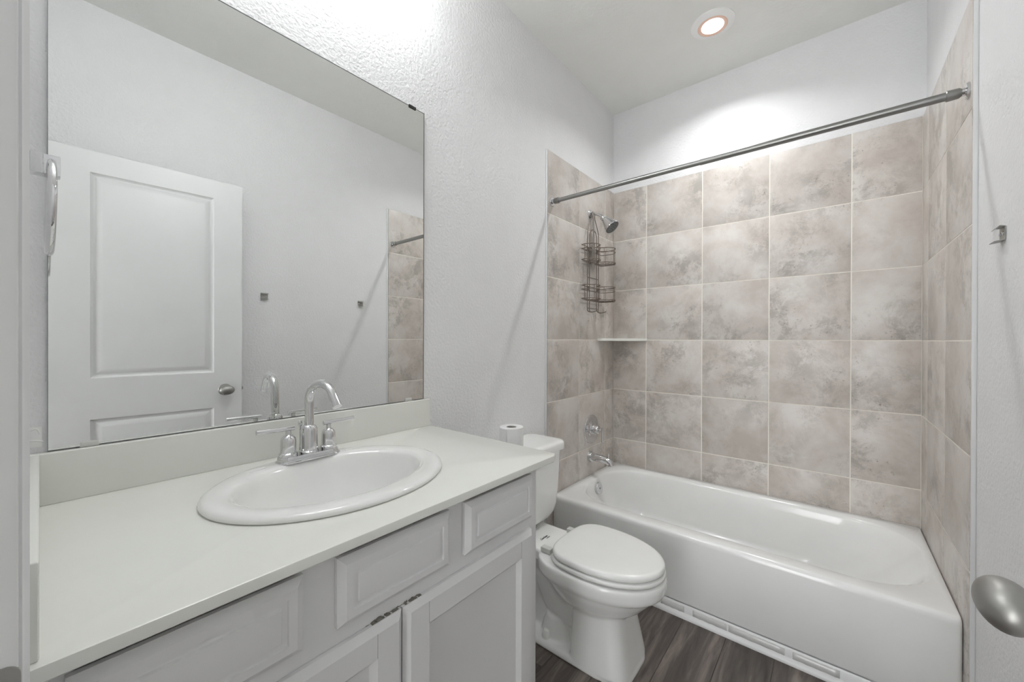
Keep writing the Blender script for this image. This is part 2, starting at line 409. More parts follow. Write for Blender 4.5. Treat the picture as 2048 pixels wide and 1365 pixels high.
# face frame: stiles, rails and mullions
for z0, z1 in ((.10, .125), (.690, .740)): box(bm, FX - .019, FX, s, e, z0, z1)
for y0, y1 in ((.024, .252), (.322, .550), (.612, .846)): box(bm, FX - .055, FX - .042, y0, y1, .832, zt)
for z0, z1 in ((.125, .690), (.740, zt)):
    for y0, y1 in ((s, .024), (.252, .322), (.550, .612), (.846, e)):
        if y0 == .252 and z0 == .125: continue
        box(bm, FX - .019, FX, y0, y1, z0, z1)
obj('face_frame', bm, M['cab'], cab, 20)
def front(name, y0, y1, z0, z1, prof, ang=22, extra=()):
    bm = nb()
    loft(bm, [[V((FX + d, y, z)) for y, z in ((y0 + i, z0 + i), (y1 - i, z0 + i), (y1 - i, z1 - i), (y0 + i, z1 - i))] for i, d in prof])
    for yy, za, zb in extra: box(bm, FX + .0180, FX + .01862, yy - .0004, yy + .0004, za, zb, 0, 1, 1)
    return obj(name, bm, [M['cab'], M['dark2']] if extra else M['cab'], cab, ang)
dprof = [(0, .0005), (0, .0085), (.0120, .0185), (.0240, .0185), (.0252, .0150), (.0325, .0150), (.0345, .0188), (.036, .0190)]
front('drawer_front', .017, .2605, .7295, .8470, dprof)
front('drawer_front', .3140, .5590, .7295, .8470, dprof)
front('drawer_front', .6040, .8540, .7295, .8470, dprof)
pprof = [(0, .0005), (0, .0080), (.0120, .0185), (.0555, .0185), (.0570, .0170), (.0665, .0085), (.0680, .0080)]
def cdoor(y0, y1, z0, z1):
    w = .0557; extra = []
    for yy in (y0 + w, y1 - w):                              # rail and stile joints
        for za, zb in ((z1 - w, z1 - .012), (z0 + .012, z0 + w)): extra.append((yy, za, zb))
    return front('cabinet_door', y0, y1, z0, z1, pprof, 22, extra)
M['dark2'] = plain('shadowed joint paint', (.30, .30, .30), .6)
dl = cdoor(.020, .4390, .118, .6985); dR = cdoor(.4425, .8540, .118, .6985)
# paint chips along the top edge where the two doors meet
def chips(parent, ya, yb, cnt, seed):
    rnd = random.Random(seed); bm = nb()
    for k in range(cnt):
        y = ya + (yb - ya) * (k + rnd.random()) / cnt; w = .002 + .010 * rnd.random() ** 2; h = .0006 + .0030 * rnd.random() ** 2
        n = 14; pts = []
        for i in range(n):
            a = 2 * PI * i / n; q = .35 + .65 * rnd.random(); pts.append((y + w * math.cos(a) * q, .6987 + h * (.3 + math.sin(a) * q)))
        loft(bm, [[V((FX + .0001, p, z)) for p, z in pts], [V((FX + .0004 + .006 * (k % 2), p, z)) for p, z in pts]])
    o = obj('paint_chip', bm, M['chip'], parent); o['label'] = 'chipped paint with bare wood showing'
chips(dl, .372, .437, 11, 3); chips(dR, .4445, .490, 8, 8)

# ---------------------------------------------------------------- countertop with splashes, sink cut out
SX, SY, SA, SB = .298, .447, .215, .260            # sink centre, half depth, half width
ct = thing('countertop', 'white countertop with backsplash over the grey vanity', 'countertop', (.30, .46, CT - .020))
def outer_pts(n, ins, z):
    x0, x1, y0, y1, r = .001 + 0, CX - ins, CY0, CY1 - ins, .024 - ins
    out = []
    for i in range(n):
        a = 2 * PI * i / n; d = V((math.cos(a), math.sin(a) * 1.25, 0)); t = 1e9
        for k, lo, hi, c in ((0, x0, x1, SX), (1, y0, y1, SY)):
            if d[k] > 1e-9: t = min(t, (hi - c) / d[k])
            elif d[k] < -1e-9: t = min(t, (lo - c) / d[k])
        p = V((SX, SY, z)) + d * t
        qx, qy = x1 - r, y1 - r
        if p.x > qx and p.y > qy:
            dd = V((p.x - qx, p.y - qy, 0)).normalized() * r; p = V((qx + dd.x, qy + dd.y, z))
        out.append(p)
    # snap nearest points onto the three square corners
    for c in ((x0, y0), (x1, y0), (x0, y1)):
        j = min(range(n), key=lambda i: (out[i].x - c[0]) ** 2 + (out[i].y - c[1]) ** 2); out[j] = V((c[0], c[1], z))
    return out
N = 180; bm = nb()
hole = [V((SX + (SA - .02) * math.cos(2 * PI * i / N), SY + (SB - .02) * math.sin(2 * PI * i / N), 0)) for i in range(N)]
hz = lambda z: [V((p.x, p.y, z)) for p in hole]
th = .0185
loft(bm, [hz(CT - th), hz(CT), outer_pts(N, .003, CT), outer_pts(N, .0008, CT - .001), outer_pts(N, 0, CT - .0035), outer_pts(N, 0, CT - th + .002), outer_pts(N, .002, CT - th), hz(CT - th)], False, False)
bmesh.ops.remove_doubles(bm, verts=bm.verts[:], dist=1e-6)
obj('counter_slab', bm, M['counter'], ct, 40)
bm = nb(); box(bm, .0005, .0200, CY0 + .0, CY1 - .002, CT - .0, .988, .0025, 3)
obj('backsplash', bm, M['counter'], ct)
bm = nb(); box(bm, .0205, .584, CY0 + .0005, -.0004, CT, .988, .0025, 3)
obj('side_splash', bm, M['counter'], ct)

# ---------------------------------------------------------------- sink
sk = thing('sink', 'white oval drop-in sink set in the countertop', 'sink', (SX, SY, CT))
bm = nb(); n = 72
def lp(a, b_, z, dx=0.): return ell(SX + dx, SY, b_, a, z, n)
loft(bm, [lp(SB - .006, SA - .006, CT - .0), lp(SB - .001, SA - .001, CT + .0015), lp(SB, SA, CT + .0045), lp(SB - .002, SA - .002, CT + .0085), lp(SB - .007, SA - .007, CT + .0122),
          lp(SB - .016, SA - .016, CT + .0142), lp(.228, .180, CT + .0134, .001), lp(.219, .167, CT + .0126, .002), lp(.213, .160, CT + .0108, .002), lp(.208, .154, CT + .0075, .002), lp(.204, .150, CT + .0025, .002), lp(.200, .146, CT - .006, .003),
          lp(.195, .141, CT - .018, .003), lp(.188, .134, CT - .036, .004), lp(.174, .122, CT - .064, .005), lp(.150, .104, CT - .092, .006), lp(.112, .080, CT - .112, .006),
          lp(.066, .052, CT - .122, .006), lp(.024, .024, CT - .126, .006)], False, False)
obj('basin', bm, M['ceramic'], sk, 60)
bm = nb(); lathe(bm, [(.026, -.004), (.027, 0), (.0255, .002), (.018, .001), (.016, -.003), (.015, .001), (.006, .0035), (.0, .004)], (SX + .006, SY, CT - .1265), (0, 0, 1), 32)
obj('drain', bm, M['chrome'], sk)
for s0 in (-1, 1):      # raised ridges on the rim beside the faucet
    bm = nb()
    for dx in (0, .013): tube(bm, [(.105 + dx + .022, SY + s0 * (.098 + dx * .2), CT + .0138), (.105 + dx + .034 , SY + s0 * (.150 - dx), CT + .0134)], [.0016, .0008], 8)
    obj('rim_ridge', bm, M['ceramic'], sk)

# ---------------------------------------------------------------- faucet
FXc, FYc, FZ = .124, .456, CT + .0125
fc = thing('faucet', 'chrome two handle faucet with an arched spout behind the sink', 'faucet', (FXc, FYc, FZ))
def stad(hl, hw, z, k=10):
    out = []
    for cy, a0 in ((hl - hw, 0), (-(hl - hw), 180)):
        for i in range(k + 1):
            t = math.radians(a0 + 180. * i / k); out.append(V((FXc + hw * math.cos(t), FYc + cy + hw * math.sin(t), z)))
    return out
bm = nb()
loft(bm, [stad(.080, .0285, FZ - .001), stad(.0805, .029, FZ + .0015), stad(.079, .0275, FZ + .0035), stad(.0765, .025, FZ + .004), stad(.0760, .0245, FZ + .0125), stad(.0745, .023, FZ + .0145)])
obj('base_plate', bm, M['chrome'], fc)
z0 = FZ + .0140
bm = nb()
lathe(bm, [(.0235, 0), (.0235, .004), (.021, .006), (.0205, .009), (.0205, .058), (.0195, .063), (.016, .069), (.0125, .0715)], (FXc, FYc, z0), n=36)
d = V((.985, .10, 0)).normalized(); p0 = V((FXc, FYc, z0 + .066)); r = .046
pts = [p0, p0 + V((0, 0, .03)), p0 + V((0, 0, .066))]
zc = p0.z + .066
for i in range(1, 15):
    t = PI * i / 15 * .90; pts.append(V((FXc, FYc, zc)) + d * (.058 * (1 - math.cos(t))) + V((0, 0, .052 * math.sin(t))))
e_ = pts[-1] - pts[-2]; pts.append(pts[-1] + e_.normalized() * .022)
tube(bm, pts, .0112, 20)
e_ = (pts[-1] - pts[-2]).normalized(); tube(bm, [pts[-1] - e_ * .002, pts[-1] + e_ * .010], .0116, 20)
spt = obj('spout', bm, M['chrome'], fc)
for s0 in (-1, 1):
    bm = nb(); yc = FYc + s0 * .0515
    lathe(bm, [(.0215, -.001), (.0215, .007), (.0195, .009), (.018, .010), (.0178, .040), (.0165, .046), (.010, .053), (.0065, .055), (.0062, .066)], (FXc, yc, z0), n=32)
    hb = obj('faucet_handle', bm, M['chrome'], fc)
    bm = nb(); tube(bm, [(FXc, yc - s0 * .014, z0 + .0695), (FXc + .001, yc + s0 * .072, z0 + .0715)], .0058, 16)
    obj('lever', bm, M['chrome'], hb)
bm = nb(); tube(bm, [(FXc - .0235, FYc - .013, z0 - .004), (FXc - .0235, FYc - .013, z0 + .068)], .0025, 10); lathe(bm, [(.004, 0), (.0055, .003), (.0055, .012), (.004, .015)], (FXc - .0235, FYc - .013, z0 + .066), n=16)
obj('lift_rod', bm, M['chrome'], fc)

# ---------------------------------------------------------------- mirror
bm = nb(); MY0, MY1, MZ0, MZ1 = .0098, .9224, .9895, 2.0639
box(bm, .0008, .0058, MY0, MY1, MZ0, MZ1, 0, 1, 1)
bm.faces.ensure_lookup_table()
for f in bm.faces:
    f.material_index = 0 if f.calc_center_median().x > .0057 else 1
for a in ((MY0, MY0 + .0006, MZ0, MZ1), (MY1 - .0030, MY1, MZ0, MZ1), (MY0, MY1, MZ1 - .0026, MZ1), (MY0, MY1, MZ0, MZ0 + .0012)): box(bm, .0056, .00605, a[0], a[1], a[2], a[3], 0, 1, 1)
mi = tag(obj('mirror', bm, [M['mirror'], M['mirror_edge']]), 'large frameless wall mirror standing on the white backsplash', 'mirror')
for y, z, up in ((.868, MZ1, 1), (.066, MZ0, -1), (.853, MZ0, -1)):
    bm = nb(); w = .0150 if up > 0 else .0135
    if up > 0: box(bm, .0008, .0092, y - w, y + w, z + .0001, z + .0030, .0008, 2); box(bm, .0060, .0088, y - w, y + w, z - .007, z + .0030, .0008, 2)
    else: box(bm, .0060, .0090, y - w, y + w, z - .0008, z + .0095, .0008, 2)
    c = obj('mirror_clip', bm, M['dark'] if up > 0 else M['plastic'], mi); c['label'] = 'small dark metal clip' if up > 0 else 'small clear plastic clip'

# ---------------------------------------------------------------- towel ring on the door wall
tr = thing('towel_ring', 'polished chrome towel ring on a square post beside the mirror', 'towel ring', (.185, WF, 1.500))
bm = nb(); TX, TZ = .185, 1.500
box(bm, TX - .024, TX + .024, WF, WF + .0045, TZ - .024, TZ + .024, .001, 2); box(bm, TX - .012, TX + .012, WF + .004, .0225, TZ - .0165, TZ + .0165, .0015, 2)
obj('mounting_post', bm, M['chrome'], tr)
bm = nb(); R_ = .074; cc = V((TX, .0125, TZ - R_ + .005))
tube(bm, [cc + V((R_ * math.sin(2 * PI * i / 48), .0012 * math.sin(2 * PI * i / 48) - .0025 * (1 - math.cos(2 * PI * i / 48)) * .5, R_ * math.cos(2 * PI * i / 48))) for i in range(48)], .0056, 14, closed=True)
obj('ring', bm, M['chrome'], tr)
# white blobs of unknown origin, modelled as a small hook under the towel ring
bm = nb()
tube(bm, smooth_path([(.004, -.012, 1.034), (.006, -.004, 1.036), (.005, .0005, 1.026)], 5), .0016, 8)
tube(bm, smooth_path([(.004, -.012, 1.014), (.006, -.003, 1.013), (.004, .004, 1.010)], 5), .0016, 8)
box(bm, 0, .003, -.014, .003, 1.000, 1.040, .001, 2)
tag(obj('wall_blobs', bm, M['caulk']), 'small white blobs on the wall below the towel ring', 'hook')

# ---------------------------------------------------------------- towel bar brackets on the right wall
def bracket():
    t = thing('towel_bar_bracket', 'bare metal bracket on the right wall, closer to the tiles', 'bracket', (XR, 1.512, 1.477), 'leftover towel bar brackets')
    y, z = 1.512, 1.477; bm = nb()
    box(bm, XR - .0022, XR, y - .020, y + .020, z - .0165, z + .0165, .0006, 1)
    for s0 in (1, -1):   # bent lips top and bottom
        L = [V((XR - .001, y, z + s0 * .0165)), V((XR - .010, y, z + s0 * .0185)), V((XR - .015, y, z + s0 * .0125))] if s0 > 0 else [V((XR - .001, y, z - .0165)), V((XR - .014, y, z - .0185)), V((XR - .019, y, z - .0195))]
        for a, c in zip(L, L[1:]):
            nrm = V((0, 0, .0008)) if abs((c - a).x) > abs((c - a).z) else V((.0008, 0, 0))
            loft(bm, [[a + V((0, -.020, 0)) - nrm, a + V((0, .020, 0)) - nrm, a + V((0, .020, 0)) + nrm, a + V((0, -.020, 0)) + nrm],
                      [c + V((0, -.020, 0)) - nrm, c + V((0, .020, 0)) - nrm, c + V((0, .020, 0)) + nrm, c + V((0, -.020, 0)) + nrm]])
    obj('plate', bm, M['nickel'], t)
    for dy in (-.011, .011):
        bm = nb(); lathe(bm, [(.0045, 0), (.0045, .001), (.003, .0025), (.0, .003)], (XR - .0022, y + dy, z), (-1, 0, 0), 14); obj('screw', bm, M['chrome'], t)
    return t
b1 = bracket()
b2 = b1.copy(); COL.objects.link(b2); b2.location = (XR, .880, 1.477); b2['label'] = 'bare metal bracket on the right wall near the open door, seen in the mirror'
for ch in b1.children:
    c = ch.copy(); COL.objects.link(c); c.parent = b2

# ---------------------------------------------------------------- bathtub
tb = thing('bathtub', 'white alcove bathtub between the tiled walls', 'bathtub', (.76, 2.18, 0))
bm = nb(); x0, x1, y0, y1, H = .0105, 1.5075, 1.795, 2.5575, .360
def o(ins, z, r=.012): return rr(x0 + ins * .25, x1 - ins * .25, y0 + ins, y1 - ins * .25, r, r, z, 8)
def inn(a0, a1, c0, c1, rx, ry, z): return rr(a0, a1, c0, c1, rx, ry, z, 8)
loft(bm, [o(.010, .0), o(.010, .052), o(.003, .060), o(0, .064), o(0, .335), o(.002, .348), o(.008, .357), o(.018, H),
          inn(.062, 1.480, 1.872, 2.512, .24, .22, H - .002), inn(.068, 1.473, 1.882, 2.505, .24, .22, H - .008), inn(.073, 1.464, 1.890, 2.499, .24, .22, H - .020),
          inn(.080, 1.430, 1.897, 2.493, .23, .21, H - .060), inn(.095, 1.340, 1.910, 2.482, .19, .19, H - .160), inn(.112, 1.245, 1.925, 2.468, .17, .17, H - .240),
          inn(.135, 1.200, 1.950, 2.445, .15, .15, H - .280), inn(.180, 1.140, 2.000, 2.395, .12, .12, H - .296), inn(.30, 1.02, 2.1, 2.3, .08, .08, H - .300)], True, True)
obj('tub_shell', bm, M['tub'], tb, 50)
bm = nb(); ax = V((1, 0, .16)).normalized(); oc = V((.0865, 2.192, .300))
lathe(bm, [(.036, -.006), (.0365, .004), (.035, .007), (.024, .0085), (.018, .0080), (.0, .0085)], oc, ax, 36)
op = obj('overflow_plate', bm, M['chrome'], tb)
bm = nb(); lathe(bm, [(.005, 0), (.005, .0012), (0, .0015)], oc + ax * .0085, ax, 14); obj('screw', bm, M['rubber'], op)
bm = nb(); lathe(bm, [(.03, -.004), (.032, .001), (.026, .003), (.02, .002), (.008, .004), (0, .0045)], (.29, 2.192, H - .2975), (0, 0, 1), 28); obj('drain', bm, M['chrome'], tb)

# ---------------------------------------------------------------- tub spout, shower valve, shower head
PY = 2.215
sp_ = thing('tub_spout', 'chrome tub spout under the shower valve', 'tub spout', (TL, PY, .475))
bm = nb(); zs_ = .477
lathe(bm, [(.0330, 0), (.0330, .018), (.031, .022), (.0255, .024)], (TL, PY, zs_), (1, 0, 0), 32)
tube(bm, smooth_path([(TL + .02, PY, zs_ + .002), (TL + .06, PY, zs_ + .001), (TL + .100, PY, zs_ - .002), (TL + .126, PY, zs_ - .007), (TL + .140, PY, zs_ - .018), (TL + .147, PY, zs_ - .034)], 5), [.0235] * 5 + [.0225] * 5 + [.021] * 5 + [.020] * 5 + [.0195] * 5 + [.019], 24)
s1 = obj('spout_body', bm, M['chrome'], sp_)
bm = nb(); lathe(bm, [(.0035, 0), (.0032, .018), (.005, .022), (.005, .028), (.0, .029)], (TL + .128, PY, zs_ + .010), (0, 0, 1), 14); obj('diverter_knob', bm, M['chrome'], sp_)
vz, vy = .648, 2.232
vl = thing('shower_valve', 'round chrome shower valve with a lever on the tiled wall', 'shower valve', (TL, vy, vz))
bm = nb(); lathe(bm, [(.091, 0), (.0915, .003), (.088, .0065), (.060, .0085), (.050, .0075), (.046, .0095), (.036, .0115), (.034, .016), (.0, .016)], (TL, vy, vz), (1, 0, 0), 56)
obj('escutcheon', bm, M['chrome'], vl)
bm = nb(); lathe(bm, [(.027, .014), (.0265, .034), (.0255, .040), (.0275, .042), (.0275, .050), (.024, .056), (.0, .057)], (TL, vy, vz), (1, 0, 0), 36)
lathe(bm, [(.0095, .056), (.0095, .076), (.0, .0765)], (TL, vy, vz), (1, 0, 0), 20)
hv_ = obj('handle_hub', bm, M['chrome'], vl)
bm = nb(); tube(bm, [(TL + .078, vy, vz + .016), (TL + .079, vy, vz - .075)], .0068, 16); obj('lever', bm, M['chrome'], hv_)
sh = thing('showerhead', 'chrome bell shower head on an arm above the wire caddy', 'shower head', (TL, PY, 2.00))
az = 2.005
bm = nb(); lathe(bm, [(.030, 0), (.0305, .003), (.024, .009), (.013, .013)], (TL, PY, az), (1, 0, 0), 28)
arm = smooth_path([(TL + .005, PY, az), (TL + .03, PY, az - .001), (TL + .055, PY, az - .010), (TL + .080, PY, az - .028), (TL + .100, PY, az - .050)], 5)
tube(bm, arm, .0095, 16)
obj('shower_arm', bm, M['chrome'], sh)
bm = nb(); hd = V((.66, .0, -.75)).normalized(); ho = V(arm[-1]) - hd * .026
k_ = 1.22; lathe(bm, [(r * k_, h * k_) for r, h in [(.011, 0), (.0155, .002), (.0165, .012), (.014, .018), (.0175, .024), (.022, .036), (.0315, .060), (.0365, .074), (.038, .080), (.0365, .0835)]], ho, hd, 36)
hb = obj('spray_bell', bm, M['chrome'], sh)
bm = nb(); lathe(bm, [(.0365 * k_, .0825 * k_), (.0355 * k_, .0845 * k_), (.0, .0855 * k_)], ho, hd, 36)
uu = hd.cross(V((0, 1, 0))).normalized(); ww = hd.cross(uu)
for rad, k in ((.035, 14), (.022, 9), (.010, 5)):
    for i in range(k):
        a = 2 * PI * i / k; lathe(bm, [(.0030, 0), (.0022, .0030), (0, .0032)], ho + hd * .0848 * k_ + (uu * math.cos(a) + ww * math.sin(a)) * rad, hd, 8)
obj('spray_face', bm, M['rubber'], hb)

# ---------------------------------------------------------------- wire caddy hanging from the shower arm
cy_ = thing('shower_caddy', 'bronze wire two basket caddy hanging from the shower arm', 'shower caddy', (.03, PY, 1.38))
bm = nb(); w = .0026; x_ = .030
def wire(pts, r=w, sub=0, **k): tube(bm, smooth_path(pts, sub) if sub else pts, r, 8, **k)
# two pairs of uprights that turn into hooks at the foot
for dy in (-.072, -.048, .048, .072):
    top = 1.90 if abs(dy) > .06 else 1.845
    wire([(x_, PY + dy, top - (.03 if abs(dy) > .06 else 0)), (x_, PY + dy, 1.60), (x_, PY + dy, 1.405)])
for s0 in (-1, 1):
    wire([(x_, PY + s0 * .072, 1.405), (x_ + .002, PY + s0 * .070, 1.392), (x_ + .012, PY + s0 * .062, 1.385), (x_ + .030, PY + s0 * .060, 1.385), (x_ + .052, PY + s0 * .060, 1.389), (x_ + .060, PY + s0 * .060, 1.393)], w, 4)
    wire([(x_, PY + s0 * .048, 1.405), (x_ + .004, PY + s0 * .052, 1.393), (x_ + .012, PY + s0 * .058, 1.387), (x_ + .03, PY + s0 * .060, 1.385)], w, 4)
    # outer neck wires reach the arm, inner ones arch over
    wire([(x_, PY + s0 * .072, 1.87), (x_, PY + s0 * .066, 1.90), (x_, PY + s0 * .040, 1.945), (x_, PY + s0 * .024, 1.968), (x_, PY + s0 * .020, 1.985), (x_, PY + s0 * .020, 2.005), (x_, PY + s0 * .012, 2.014), (x_, PY, 2.0165)], w, 5)
wire([(x_, PY - .048, 1.845), (x_, PY - .044, 1.872), (x_, PY - .026, 1.896), (x_, PY, 1.904), (x_, PY + .026, 1.896), (x_, PY + .044, 1.872), (x_, PY + .048, 1.845)], w, 5)
for z in (1.41, 1.60): wire([(x_, PY - .072, z), (x_, PY + .072, z)])
obj('hanging_frame', bm, M['wire'], cy_, 60)
bm = nb(); box(bm, x_ + .003, x_ + .006, PY - .024, PY + .018, 1.665, 1.800, .0012, 2)
tube(bm, smooth_path([(x_ + .004, PY - .002, 1.795), (x_ + .004, PY - .002, 1.88), (x_ + .002, PY - .001, 1.95), (x_, PY, 1.992), (x_ + .001, PY + .001, 2.018)], 4), .0052, 10)
tube(bm, smooth_path([(x_ + .001, PY + .001, 2.018), (x_ + .006, PY - .014, 2.012), (x_ + .006, PY - .014, 1.99), (x_ + .004, PY - .003, 1.962)], 4), .0036, 8)
o_ = obj('hanging_strap', bm, M['strap'], cy_); o_['label'] = 'cloudy grey strap tied over the arm'
def rim(z, ins=0.):
    # two rounded lobes reaching into the bath with a notch between them
    P = [(.022, -.130), (.055, -.136), (.092, -.118), (.108, -.085), (.104, -.050), (.074, -.026), (.058, -.004), (.074, .018), (.112, .034), (.134, .064), (.132, .100), (.108, .128), (.060, .136), (.022, .130)]
    q = smooth_path([(x - (ins if x > .03 else 0), PY + y * (1 - ins * 6), z) for x, y in P], 4); return q
for zt_, zb_ in ((1.790, 1.700), (1.545, 1.465)):
    bm = nb()
    for z in (zt_, zt_ - .024, zb_): tube(bm, rim(z), w if z != zt_ - .024 else .0021, 8, closed=True)
    for i in range(13):      # floor wires
        y = -.118 + i * .236 / 12
        xs = max([p.x for p in rim(0.) if abs(p.y - PY - y) < .014] + [.06]) - .002
        wire([(.022, PY + y, zb_ + .001), (.024, PY + y, zb_ - .009), (xs - .006, PY + y, zb_ - .009), (xs, PY + y, zb_ + .001)], .0017)
    ups = rim(0.)
    for i in (3, 9, 14, 22, 30, 38, 44, 49):
        p = ups[min(i, len(ups) - 1)]; wire([(p.x, p.y, zb_), (p.x, p.y, zt_)], .0018)
    for dy in (-.060, .060): box(bm, x_ - .003, x_ + .003, PY + dy - .014, PY + dy + .014, zt_ - .022, zt_ - .004)
    obj('wire_basket', bm, M['wire'], cy_, 60)

# ---------------------------------------------------------------- corner shelf
bm = nb(); z1, z0 = 1.2235, 1.2075
pts = [(TL + .0005, TD - .0005), (TL + .0005, 2.318), (.018, 2.319), (.246, 2.548), (.2475, TD - .0005)]
loft(bm, [[V((x, y, z0)) for x, y in pts], [V((x, y, z1 - .003)) for x, y in pts], [V((x - (.002 if x > .02 else 0), y + (.002 if y < 2.5 else 0), z1)) for x, y in pts]])
tag(obj('corner_shelf', bm, M['counter']), 'pale triangular corner shelf on the tiled walls', 'shelf')

# ---------------------------------------------------------------- shower curtain rod
RY, RZ = 1.779, 1.966
rd = thing('curtain_rod', 'brushed steel shower curtain rod across the bathtub', 'curtain rod', (.76, RY, RZ))
bm = nb(); tube(bm, [(.040, RY, RZ), (.765, RY, RZ)], .0108, 20); obj('inner_tube', bm, M['rod'], rd)
bm = nb(); tube(bm, [(.760, RY, RZ), (1.468, RY, RZ)], .0126, 20); obj('outer_tube', bm, M['rod'], rd)
for xw, sg in ((TL, 1), (TR, -1)):
    bm = nb(); lathe(bm, [(.0250, 0), (.0255, .003), (.022, .007), (.012, .009), (.010, .018)], (xw, RY, RZ), (sg, 0, 0), 32); fl = obj('end_flange', bm, M['chrome'], rd)
    bm = nb(); lathe(bm, [(.0105, .014), (.0150, .020), (.0160, .046), (.0140, .048)], (xw, RY, RZ), (sg, 0, 0), 28); obj('end_sleeve', bm, M['rod'], fl)

# ---------------------------------------------------------------- toilet
TY = 1.386
tl = thing('toilet', 'white two piece toilet with its lid closed between vanity and bathtub', 'toilet', (.38, TY, 0))
def egg(xb, xf, hw, z, nb_=2.6, nf=2.0, n=56, cx=None):
    cx = cx if cx is not None else xb + (xf - xb) * .42; out = []
    for i in range(n):
        a = 2 * PI * i / n; c, s_ = math.cos(a), math.sin(a); e = nf if c > 0 else nb_
        out.append(V((cx + (xf - cx if c > 0 else cx - xb) * math.copysign(abs(c) ** (2 / e), c), TY + hw * math.copysign(abs(s_) ** (2 / e), s_), z)))
    return out
bm = nb()
# foot
loft(bm, [egg(.13, .655, .128, 0, 6, 5), egg(.13, .657, .130, .008, 6, 5), egg(.132, .654, .127, .018, 6, 5), egg(.14, .648, .120, .026, 6, 5)])
# pedestal column under the bowl
loft(bm, [egg(.43, .652, .126, .02, 9, 5), egg(.432, .640, .120, .08, 9, 5), egg(.432, .626, .110, .16, 8, 4.4), egg(.430, .612, .102, .23, 6, 4), egg(.43, .60, .10, .28, 4, 3)])
# bowl
loft(bm, [egg(.40, .58, .07, .185, 2.2, 2.2), egg(.36, .630, .110, .205, 2.2, 2.2), egg(.325, .672, .142, .240, 2.3, 2.1), egg(.30, .706, .160, .278, 2.4, 2.1), egg(.285, .728, .1695, .305, 2.5, 2.1), egg(.275, .738, .173, .318, 2.6, 2.1)])
# rim band
loft(bm, [egg(.275, .738, .172, .305, 3, 2.1), egg(.27, .746, .1775, .318, 3, 2.1), egg(.27, .7485, .179, .345, 3, 2.1), egg(.27, .747, .178, .357, 3, 2.1), egg(.272, .742, .174, .364, 3, 2.1)])
# deck under the tank with its narrow core
box(bm, .035, .40, TY - .108, TY + .108, .318, .368, .014, 3)
loft(bm, [rr(.12, .46, TY - .055, TY + .055, .05, .05, .02), rr(.13, .46, TY - .05, TY + .05, .05, .05, .15), rr(.10, .46, TY - .065, TY + .065, .05, .05, .26), rr(.06, .46, TY - .095, TY + .095, .05, .05, .335)])
# trapway
tube(bm, smooth_path([(.47, TY, .17), (.40, TY, .115), (.33, TY, .125), (.285, TY, .19), (.25, TY, .235), (.205, TY, .20), (.185, TY, .11), (.18, TY, .03)], 5), .068, 20)
lathe(bm, [(.072, .03), (.062, .07), (.05, .10)], (.335, TY - .03, 0), n=28)
bw = obj('bowl', bm, M['bowlin'], tl, 60)
md = bw.modifiers.new('fuse', 'REMESH'); md.mode = 'VOXEL'; md.voxel_size = .0048; md.use_smooth_shade = True
md = bw.modifiers.new('soften', 'SMOOTH'); md.iterations = 6; md.factor = .5
bm = nb()
def tk(hw, xf, z, r): return rr(.018, xf, TY - hw, TY + hw, r, r, z, 8)
loft(bm, [tk(.085, .165, .385, .05), tk(.118, .182, .389, .055), tk(.150, .193, .400, .055), tk(.172, .199, .420, .05), tk(.184, .202, .455, .045), tk(.190, .204, .52, .042), tk(.194, .207, .62, .04), tk(.197, .209, .702, .04)])
ta = obj('tank', bm, M['bowlin'], tl, 50)
bm = nb()
def ld(ins, z, r=.045): return rr(.012 + ins * .3, .226 - ins, TY - .213 + ins, TY + .213 - ins, r - ins * .5, r - ins * .5, z, 8)
loft(bm, [ld(.006, .700), ld(.001, .703), ld(0, .712), ld(.0005, .728), ld(.004, .737), ld(.012, .7405), ld(.03, .7415, .05)])
obj('tank_lid', bm, M['bowlin'], ta, 50)
bm = nb(); lathe(bm, [(.075, .360), (.075, .388)], (.105, TY, 0), n=28); obj('tank_gasket', bm, M['rubber'], tl)
def seat_loop(ins, z): return egg(.342 + ins, .7455 - ins, .1715 - ins, z, 3.4, 2.05, 64, .50)
bm = nb()
loft(bm, [seat_loop(.024, .3695), seat_loop(.003, .3700), seat_loop(0, .373), seat_loop(0, .379), seat_loop(.0015, .3835), seat_loop(.006, .3862)])
obj('seat', bm, M['lid'], tl, 50)
bm = nb()
loft(bm, [seat_loop(.026, .3908), seat_loop(.005, .3912), seat_loop(.0028, .3945), seat_loop(.0025, .400), seat_loop(.0045, .4085), seat_loop(.010, .4125), seat_loop(.020, .4145), seat_loop(.06, .4165), seat_loop(.12, .4175)])
obj('lid', bm, M['lid'], tl, 60)
for s0 in (-1, 1):
    bm = nb(); box(bm, .297, .343, TY + s0 * .098 - .013, TY + s0 * .098 + .013, .366, .386, .004, 3)
    h = obj('seat_hinge', bm, M['plastic'], tl); h['label'] = 'greyish plastic hinge cap'
    bm = nb(); lathe(bm, [(.0205, 0), (.0200, .012), (.0160, .026), (.0115, .032), (.0, .034)], (.318, TY + s0 * .094, .022), n=24); obj('bolt_cap', bm, M['lid'], tl)
